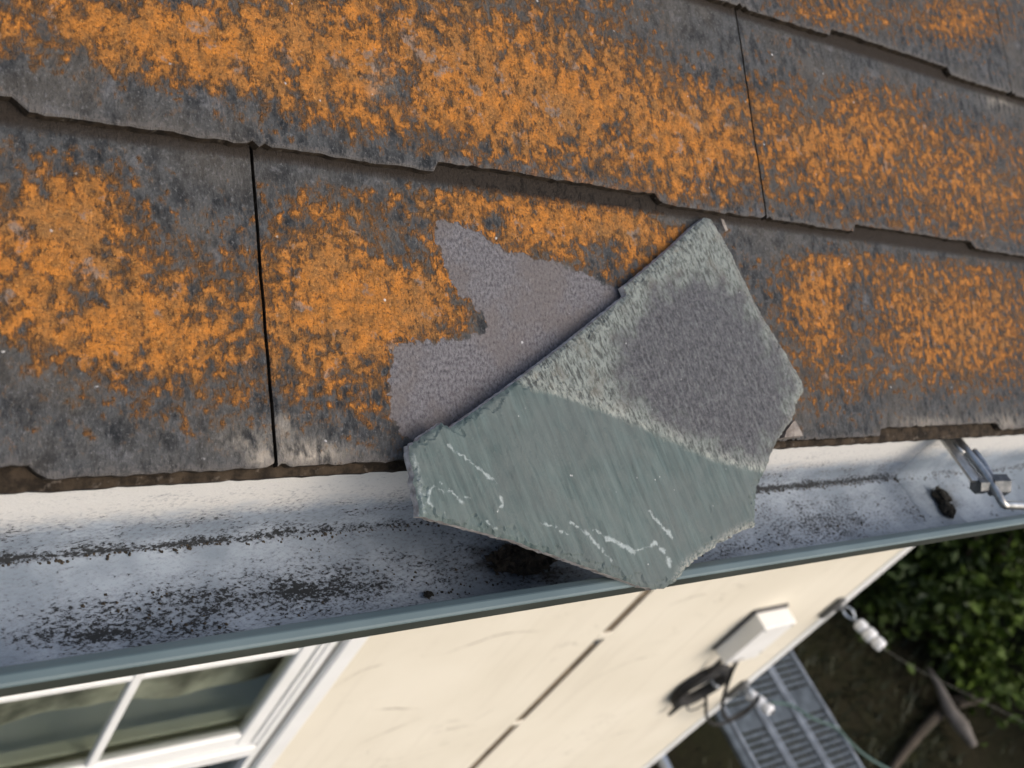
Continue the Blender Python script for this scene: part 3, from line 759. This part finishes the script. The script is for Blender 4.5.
ext = lambda a: np.concatenate([a, np.zeros(2 * nb_)])
slate = mk('loose_slate', P, faces, [M['slate'], M['slate_edge']], None, mi,
           dict(suv=np.concatenate([uvs, np.zeros((2 * nb_, 3))]), fresh=ext(fresh), dark=ext(dark), vein=ext(vein), rim=ext(rim)))
tag(slate, 'broken grey green slate lying on the roof edge, overhanging the gutter', 'slate')

def rock(name, base_poly, h0, h1, m, label, cat, group=None, seed=0, up=NRM, pt=roof_pt):
    """faceted chip from a small outline in roof coordinates"""
    n_ = len(base_poly); c = np.mean(base_poly, 0)
    P = [pt(x, s, h0) for x, s in base_poly] + [pt(c[0] + (x - c[0]) * .8, c[1] + (s - c[1]) * .8, h1 * (1 + .3 * noise.noise((i * 1.7, seed, 0)))) for i, (x, s) in enumerate(base_poly)]
    F_ = [(i, (i + 1) % n_, n_ + (i + 1) % n_, n_ + i) for i in range(n_)] + [tuple(range(n_, 2 * n_)), tuple(reversed(range(n_)))]
    return tag(mk(name, P, F_, m), label, cat, group)
fr = [(787, 421), (791, 419), (794, 429), (799, 438), (790, 439), (776, 440), (779, 432)]
frm = [(on_roof(*p) @ np.array([1, 0, 0]), on_roof(*p) @ UPS) for p in fr]
rock('slate_chip', frm, -.0015, .0065, M['chip'], 'small pale brown stone chip under the corner of the loose slate', 'stone chip')
tipc = [(718, 218), (722, 219), (724, 224), (727, 232), (724, 233), (720, 225)]
rock('slate_chip', [(on_roof(*p) @ np.array([1, 0, 0]), on_roof(*p) @ UPS) for p in tipc], -.002, .0022, M['chip'], 'tiny pale stone crumb beside the tip of the loose slate, below the upper tiles', 'stone chip')

def clump(name, centre, rx, ry, rz, m, label, cat, seed, n=90, size=.004):
    rg = random.Random(seed); b = MB()
    bm = bmesh.new(); bmesh.ops.create_icosphere(bm, subdivisions=3, radius=1)
    vv_ = []
    for q in bm.verts:
        k = 1 + .45 * noise.noise(q.co * 1.7 + Vector((seed, 0, 0))) + .25 * noise.noise(q.co * 4.5 + Vector((seed, 2, 0)))
        vv_.append((centre[0] + q.co.x * rx * k, centre[1] + q.co.y * ry * k, max(centre[2] + q.co.z * rz * k, centre[2] - rz * .5)))
    bm.verts.index_update(); b.add(vv_, [[q.index for q in f.verts] for f in bm.faces]); bm.free()
    for _ in range(n):
        a, r = rg.uniform(0, 6.28), rg.uniform(.5, 1.15)
        p = Vector((centre[0] + rx * r * math.cos(a), centre[1] + ry * r * math.sin(a), centre[2] + rz * rg.uniform(-.4, .6)))
        d = Vector((rg.uniform(-1, 1), rg.uniform(-1, 1), rg.uniform(-.3, .6))) * size; e = Vector((rg.uniform(-1, 1), rg.uniform(-1, 1), rg.uniform(-.3, .6))) * size * .4
        b.add([p, p + d * .5 + e, p + d, p + d * .5 - e], [(0, 1, 2, 3)])
    return tag(b.build(name, m), label, cat)
c = on_z(941, 497, -.588); clump('moss_clump', c, .010, .011, .008, M['moss'], 'black moss clump in the gutter beside the lap joint near the bracket', 'moss clump', 2)
c2 = on_z(947, 509, -.588); clump('moss_clump', c2, .009, .010, .007, M['moss'], 'smaller black moss lump touching the clump beside the gutter bracket', 'moss clump', 5)
c = on_z(522, 560, -.590); clump('leaf_litter', c, .028, .012, .0013, M['litter'], 'dark wet leaf litter in the gutter under the loose slate', 'leaf litter', 8, 260, .007)
c = on_z(428, 594, -.590); clump('moss_crumb', c, .0035, .0025, .002, M['moss'], 'tiny black crumb on the gutter floor close to the front bead', 'moss crumb', 11, 6, .002)

rg = random.Random(12); V_ = []; F_ = []
for k in range(2600):
    x = rg.uniform(-.2, 1.45)
    if rg.random() < .42: y = .3765 - abs(rg.gauss(0, .0022)); z = -.5912
    else:
        y = rg.uniform(.306, .374); z = -.5935 + .0010
        if noise.noise((x * 14, y * 40, 2)) < .12: continue
    r = rg.uniform(.0004, .0014) * (1.4 if rg.random() < .08 else 1)
    i0 = len(V_)
    for q in range(5):
        a_ = q * 1.2566 + rg.uniform(-.3, .3); V_.append((x + r * rg.uniform(.7, 1.3) * math.cos(a_), y + r * rg.uniform(.7, 1.3) * math.sin(a_), z - .0004))
    V_.append((x, y, z + r * rg.uniform(.5, 1)))
    F_ += [(i0 + q, i0 + (q + 1) % 5, i0 + 5) for q in range(5)]
tag(mk('gutter_silt', V_, F_, M['litter']), 'dark grit and silt scattered along the gutter floor', 'silt', kind='stuff')

# ================================================================== JUNCTION BOX, CABLES, INSULATORS
bx0, bx1, bz0, bz1 = 2.640, 2.792, -2.292, -2.078
jb = empty('junction_box', ((bx0 + bx1) / 2, YW, bz0), 'white plastic junction box on the cream wall above the coiled cable', 'junction box')
MB().box(bx0, bx1, YW - .066, YW - .010, bz0, bz1, .004).build('lid', M['box'], jb)
MB().box(bx0 - .006, bx1 + .004, YW - .0098, YW - .001, bz0 - .004, bz1 + .006, .001).build('shadow_gap_plate', M['boxdark'], jb)  # dark plate past the lid edges, standing in for the shadow line behind it
MB().box(bx0 + .012, bx0 + .075, YW - .0675, YW - .064, bz0 + .017, bz0 + .022, 0).build('latch_slot', M['boxdark'], jb)
MB().box(bx0 + .0005, bx1 - .0005, YW - .0175, YW - .0160, bz0 + .0005, bz1 - .0005, 0).build('lid_seam', M['boxdark'], jb)
for sx_, sz_ in ((bx0 + .012, bz1 - .014), (bx1 - .012, bz1 - .014), (bx1 - .012, bz0 + .040)):
    MB().tube([(sx_, YW - .0655, sz_), (sx_, YW - .0672, sz_)], .0045, 10).build('screw', M['bolt'], jb)
MB().tube([(bx1 - .05, YW - .02, bz0 - .002), (bx1 - .05, YW - .02, bz0 - .03)], .012, 10).build('cable_gland', M['boxdark'], jb)

cc = empty('cable_coil', (2.72, YW - .012, -2.62), 'tight coil of black cable hanging on the cream wall below the junction box', 'cable')
rg = random.Random(4)
cx_, cz_ = 2.80, -2.565
for k in range(24):
    k1 = rg.uniform(.86, 1.10); r1 = .092 * k1; r2 = .108 * k1; yy = YW - .008 - rg.uniform(0, .020); ph = rg.uniform(0, 6)
    pts = [(cx_ + r1 * math.cos(t) + .004 * math.sin(3 * t + ph), yy + .004 * math.sin(2 * t + ph), cz_ + r2 * math.sin(t)) for t in np.linspace(0, 2 * math.pi, 34)]
    MB().tube(pts, .0075, 7, cap=False).build('cable_turn', M['cable'], cc, smooth=True)
MB().tube(smooth_path([(2.78, YW - .02, -2.69), (2.785, YW - .022, -2.73), (2.80, YW - .02, -2.765), (2.815, YW - .018, -2.745), (2.812, YW - .02, -2.69)], 6), .005, 7).build('cable_tail', M['cable'], cc, smooth=True)
MB().tube(smooth_path([(2.83, YW - .02, -2.68), (2.86, YW - .03, -2.73), (2.91, YW - .03, -2.75), (2.93, YW - .03, -2.71), (2.90, YW - .02, -2.66)], 6), .003, 7).build('cable_tail', M['cable'], cc, smooth=True)
MB().tube([(2.80, YW, -2.512), (2.80, YW - .05, -2.512), (2.80, YW - .055, -2.500)], .004, 7).build('hook', M['galv'], cc)
def cable(name, pts, r, m, label, cat='cable', grp=None):
    return tag(MB().tube(smooth_path(pts, 8), r, 7).build(name, M[m], smooth=True), label, cat, grp)
cable('drop_cable', [(bx1 - .05, YW - .02, bz0 - .03), (2.71, YW - .025, -2.36), (2.74, YW - .02, -2.45), (2.79, YW - .018, -2.52)], .006, 'cable', 'short black cable running from the junction box down to the coil')
cable('drop_cable', [(bx1 - .03, YW - .03, bz0 - .0), (2.80, YW - .05, -2.42), (2.95, YW - .07, -2.66), (3.10, YW - .08, -2.80), (3.19, YW - .07, -2.74), (3.19, YW - .06, -2.70)], .007, 'cable', 'black cable sagging from the junction box to the insulator below it')
cable('drop_cable', [(2.86, YW - .03, -2.62), (2.98, YW - .06, -2.78), (3.10, YW - .07, -2.86), (3.18, YW - .08, -2.80), (3.19, YW - .07, -2.73)], .006, 'cable', 'black cable looping from the coil round the white corner trim')

def insulator(p0, p1, wallpt, label):
    p0 = Vector(p0); p1 = Vector(p1)
    t = empty('line_insulator', p0, label, 'insulator', 'white insulators on the house corner')
    d = p1 - p0
    for k in range(3):
        a = p0 + d * (k / 3 + .015); b = p0 + d * ((k + 1) / 3 - .015)
        r = .0215 if k != 1 else .024
        MB().lathe(a, b, [(0, r * .72), (.12, r * .95), (.3, r), (.7, r), (.88, r * .95), (1, r * .72)], 14).build('porcelain_shell', M['porcelain'], t, smooth=True)
    MB().tube([p0 - d * .05, p1 + d * .05], .007, 8).build('core_rod', M['boxdark'], t)
    wv = Vector(wallpt)
    dn = (p0 - wv); side = dn.normalized().cross(Vector((1, 0, 0))).normalized()
    lp = [p0 - d * .02, p0 - d * .12 + side * .004, wv + dn * .45 + side * .016, wv + dn * .15 + side * .012, wv + dn * .05, wv + dn * .15 - side * .012, wv + dn * .45 - side * .016, p0 - d * .12 - side * .004, p0 - d * .02]
    MB().tube(smooth_path(lp, 4), .0042, 7).build('shackle', M['galv'], t, smooth=True)
    MB().tube([wv + Vector((-.02, .012, -.005)), wv + dn * .12], .006, 8).build('eye_bolt', M['bolt'], t)
    MB().box(wv.x - .075, wv.x - .045, YW - .016, YW - .0012, wv.z - .055, wv.z + .055, .002).build('wall_strap', M['bolt'], t)
    MB().box(wv.x - .044, wv.x + .004, YW - .0182, YW - .0122, wv.z - .010, wv.z + .010, .002).build('strap_arm', M['bolt'], t)
    return t
i1a, i1b = on_x(857, 622, 3.20), on_x(883, 648, 3.215)
insulator(i1a, i1b, (3.176, YW - .012, -2.165), 'white porcelain insulator shackled to the house corner above the junction box level')
i2a, i2b = on_x(748, 693, 3.22), on_x(772, 712, 3.235)
insulator(i2a, i2b, (3.19, YW - .018, -2.72), 'white porcelain insulator on the house corner below the junction box, over the scaffold deck')
e1 = on_x(965, 693, 3.9); e2 = on_x(1060, 740, 4.6)
cable('line_wire', [tuple(i1b), tuple(on_x(915, 668, 3.45)), tuple(e1), tuple(e2)], .0009, 'wire', 'thin dull wire running outward from the upper white insulator', 'wire')
cable('service_cable', [tuple(i2b - np.array([0, -.03, -.015])), tuple(on_x(790, 705, 3.32)), tuple(on_x(812, 718, 3.4)), tuple(on_x(836, 728, 3.5)), tuple(on_x(850, 742, 3.56)), tuple(on_x(866, 756, 3.63)), tuple(on_x(890, 770, 3.75)), tuple(on_x(930, 790, 3.95))], .0055, 'greencable', 'green service cable crossing above the scaffold deck from the lower insulator')

# ================================================================== SCAFFOLD
ZD = -3.5
xl_ = 3.868; PWD = .2225
sc = empty('scaffold_deck', (xl_ + 1.5 * PWD, .6, -H), 'galvanised three plank scaffold deck beside the house end wall', 'scaffold')
YA, YB = -1.4, 2.6
for k in range(3):
    a = xl_ + k * PWD; b = a + PWD - .008
    rail = MB().box(a, a + .016, YA, YB, ZD - .055, ZD + .012, .003)
    plank = rail.build('plank', M['railgalv'], sc)
    MB().box(b - .016, b, YA, YB, ZD - .055, ZD + .012, .003).build('side_rail', M['railgalv'], plank)
    y = YA; q = 0; deck = MB(); rgk = random.Random(k)
    while y < YB - .12:
        wd = .021 if q % 9 < 8 else .13
        deck.box(a + .0162, b - .0162, y, y + wd, ZD - .006, ZD, 0)
        y += wd + .013; q += 1
    deck.build('slotted_deck', M['deckgalv'], plank)
for yy in (-1.2, 2.3):
    MB().tube([(xl_ - .15, yy, ZD - .080), (xl_ + 3 * PWD + .15, yy, ZD - .080)], .024, 12).build('transom_tube', M['galv'], sc, smooth=True)
    for xx in (xl_ - .1, xl_ + 3 * PWD + .1):
        MB().tube([(xx, yy - .05, -H - .01), (xx, yy - .05, ZD + .02)], .024, 12).build('standard_tube', M['galv'], sc, smooth=True)
MB().box(xl_ - .052, xl_ - .006, YA, YB, ZD - .02, ZD + .004, .003).build('edge_board', M['deckgalv'], sc)
g0 = on_z(662, 760, -3.62)
st_ = tag(MB().tube([(g0[0], -1.4, -3.62), (g0[0], 2.5, -3.62)], .026, 14).build('scaffold_tube', M['galv'], smooth=True), 'single pale scaffold tube lying level close to the house end wall', 'scaffold tube')
for yy in (-1.1, 2.2):
    MB().tube([(g0[0], yy, -H - .01), (g0[0], yy, -3.645)], .024, 12).build('standard_tube', M['galv'], st_, smooth=True)

# ================================================================== FALLEN LIMBS
def limb(name, pix, z, rad, m, label, tw=None):
    pts = [on_z(u, v, z) + np.array([0, 0, dz]) for (u, v, dz) in pix]
    sp = smooth_path([tuple(p) for p in pts], 6); n_ = len(sp)
    rr = np.interp(np.linspace(0, 1, n_), np.linspace(0, 1, len(rad)), rad)
    rr = [r * (1 + .15 * noise.noise((i * .8, z, 3))) for i, r in enumerate(rr)]
    o = MB().tube(sp, rr, 10).build(name, M[m], smooth=True)
    tag(o, label, 'dead branch'); return o
limb('dead_branch', [(922, 672, .06), (932, 690, .06), (945, 712, .04), (958, 728, .03), (972, 748, .02)], -H + .10, [.006, .026, .042, .050, .022], 'deadwood', 'bleached pale dead branch lying across a brown fallen limb')
limb('dead_branch', [(890, 772, 0), (905, 752, 0), (925, 728, 0), (950, 705, 0), (985, 686, .02)], -H + .05, [.022, .028, .034, .040, .030], 'brownwood', 'brown fallen limb lying on the ground under a pale branch')
limb('dead_branch', [(955, 708, .03), (975, 703, .04), (1000, 695, .05)], -H + .09, [.02, .018, .008], 'brownwood', 'thin brown twig beside the fallen limb')
# ================================================================== SHRUBS AND GRASS
def shrub(base, rx, ry, h, n, m, label, seed, leaf=.05, name='garden_shrub'):
    rg = random.Random(seed); e = empty(name, base, label, 'shrub', 'shrubs beside the house')
    b = Vector(base); st = MB()
    tips = []
    for k in range(9):
        a = rg.uniform(0, 6.28); r = rg.uniform(.2, .8)
        tip = b + Vector((rx * r * math.cos(a), ry * r * math.sin(a), h * rg.uniform(.6, .95)))
        st.tube(smooth_path([tuple(b + Vector((rg.uniform(-.04, .04), rg.uniform(-.04, .04), -.03))), tuple(b.lerp(tip, .5) + Vector((rg.uniform(-.1, .1), rg.uniform(-.1, .1), .05))), tuple(tip)], 4), [.022 - .0019 * i for i in range(9)], 6)
        tips.append(tip)
    st.build('trunk', M['bark'], e)
    cl = []
    for k in range(60):
        a = rg.uniform(0, 6.28); r = math.sqrt(rg.random()); zz = rg.random()
        env = math.sqrt(max(0, 1 - (zz * 1.02 - .1) ** 2)) * (.8 + .35 * noise.noise((math.cos(a) * 1.5, math.sin(a) * 1.5, zz * 2 + seed)))
        cl.append((b + Vector((rx * r * env * math.cos(a), ry * r * env * math.sin(a), h * (.08 + .92 * zz))), rg.random() ** 1.5, rg.uniform(.5, 1)))
    V_ = []; F_ = []; tone = []
    for k in range(n):
        c0, tn, sz = rg.choice(cl)
        d = Vector((rg.gauss(0, 1), rg.gauss(0, 1), rg.gauss(0, .8))) * (.11 * sz * (rx + ry))
        p = c0 + d
        if p.z < b.z + .01: p.z = b.z + .01 + rg.random() * .1
        L = leaf * rg.uniform(.6, 1.3)
        ax_ = Vector((rg.gauss(0, 1), rg.gauss(0, 1), rg.gauss(0, .6))).normalized(); s_ = ax_.orthogonal().normalized()
        s_ = (Matrix.Rotation(rg.uniform(0, 3), 3, ax_) @ s_)
        i0 = len(V_); up_ = ax_.cross(s_) * L * .12
        V_ += [tuple(p), tuple(p + ax_ * L * .5 + s_ * L * .28 + up_), tuple(p + ax_ * L), tuple(p + ax_ * L * .5 - s_ * L * .28 + up_)]
        F_.append((i0, i0 + 1, i0 + 2, i0 + 3)); t_ = min(1, max(0, tn * .8 + rg.uniform(-.12, .25))); tone += [t_] * 4
    mk('crown', V_, F_, m, e, attrs=dict(tone=tone))
    return e
ZG = -H
def gp(u, v, up_=0): return tuple(on_z(u, v, ZG + up_) - np.array([0, 0, up_]))
shrub((7.0, 1.55, ZG), 1.0, .8, 1.8, 11000, M['leaf_a'], 'light green leafy shrub with the brightest leaves, by the fallen limbs', 21, .085)
shrub((5.95, 2.6, ZG), 1.0, .9, 1.8, 9000, M['leaf_b'], 'dark leafy shrub growing close to the house corner', 22, .08)
shrub((8.0, 2.3, ZG), 1.3, 1.1, 2.4, 10000, M['leaf_a'], 'tall green shrub standing between the bright shrub and the tall hedge', 23, .09)
shrub((8.3, .45, ZG), 1.1, .9, 2.1, 9000, M['leaf_a'], 'broad green shrub growing past the fallen limbs', 24, .09)
shrub((7.75, -.25, ZG), .5, .4, .5, 2500, M['leaf_b'], 'low dark shrub behind the fallen limbs', 25, .07)
shrub((10.2, 1.5, ZG), 1.5, 2.0, 3.6, 9000, M['leaf_b'], 'very tall dark hedge shrub farthest from the house', 26, .11)
shrub((9.8, -1.6, ZG), 1.4, 1.6, 3.4, 8000, M['leaf_b'], 'tall dark shrub at the far end of the garden', 27, .11)
# rank grass and weeds over the soil
rg = random.Random(5); V_ = []; F_ = []; tone = []
for k in range(26000):
    x = rg.uniform(2.6, 9.5); y = rg.uniform(-2.5, 4.5)
    if x < XE + .1 and y > YW - .1: continue
    if noise.noise((x * .8, y * .8, 4)) < -.18 and rg.random() < .8: continue
    L = rg.uniform(.03, .11); a = rg.uniform(0, 6.28); tx, ty = math.cos(a), math.sin(a); w_ = rg.uniform(.004, .010); ln = rg.uniform(.3, 1.2)
    i0 = len(V_); z0 = ZG + .05 * noise.noise((x * .35, y * .35, 0)) - .01
    V_ += [(x - ty * w_, y + tx * w_, z0), (x + ty * w_, y - tx * w_, z0), (x + tx * L * ln, y + ty * L * ln, z0 + L)]
    F_.append((i0, i0 + 1, i0 + 2)); t_ = rg.random() ** 2; tone += [t_] * 3
tag(mk('grass', V_, F_, M['grass'], attrs=dict(tone=tone)), 'short dark weedy grass over the soil round the scaffold', 'grass', kind='stuff')
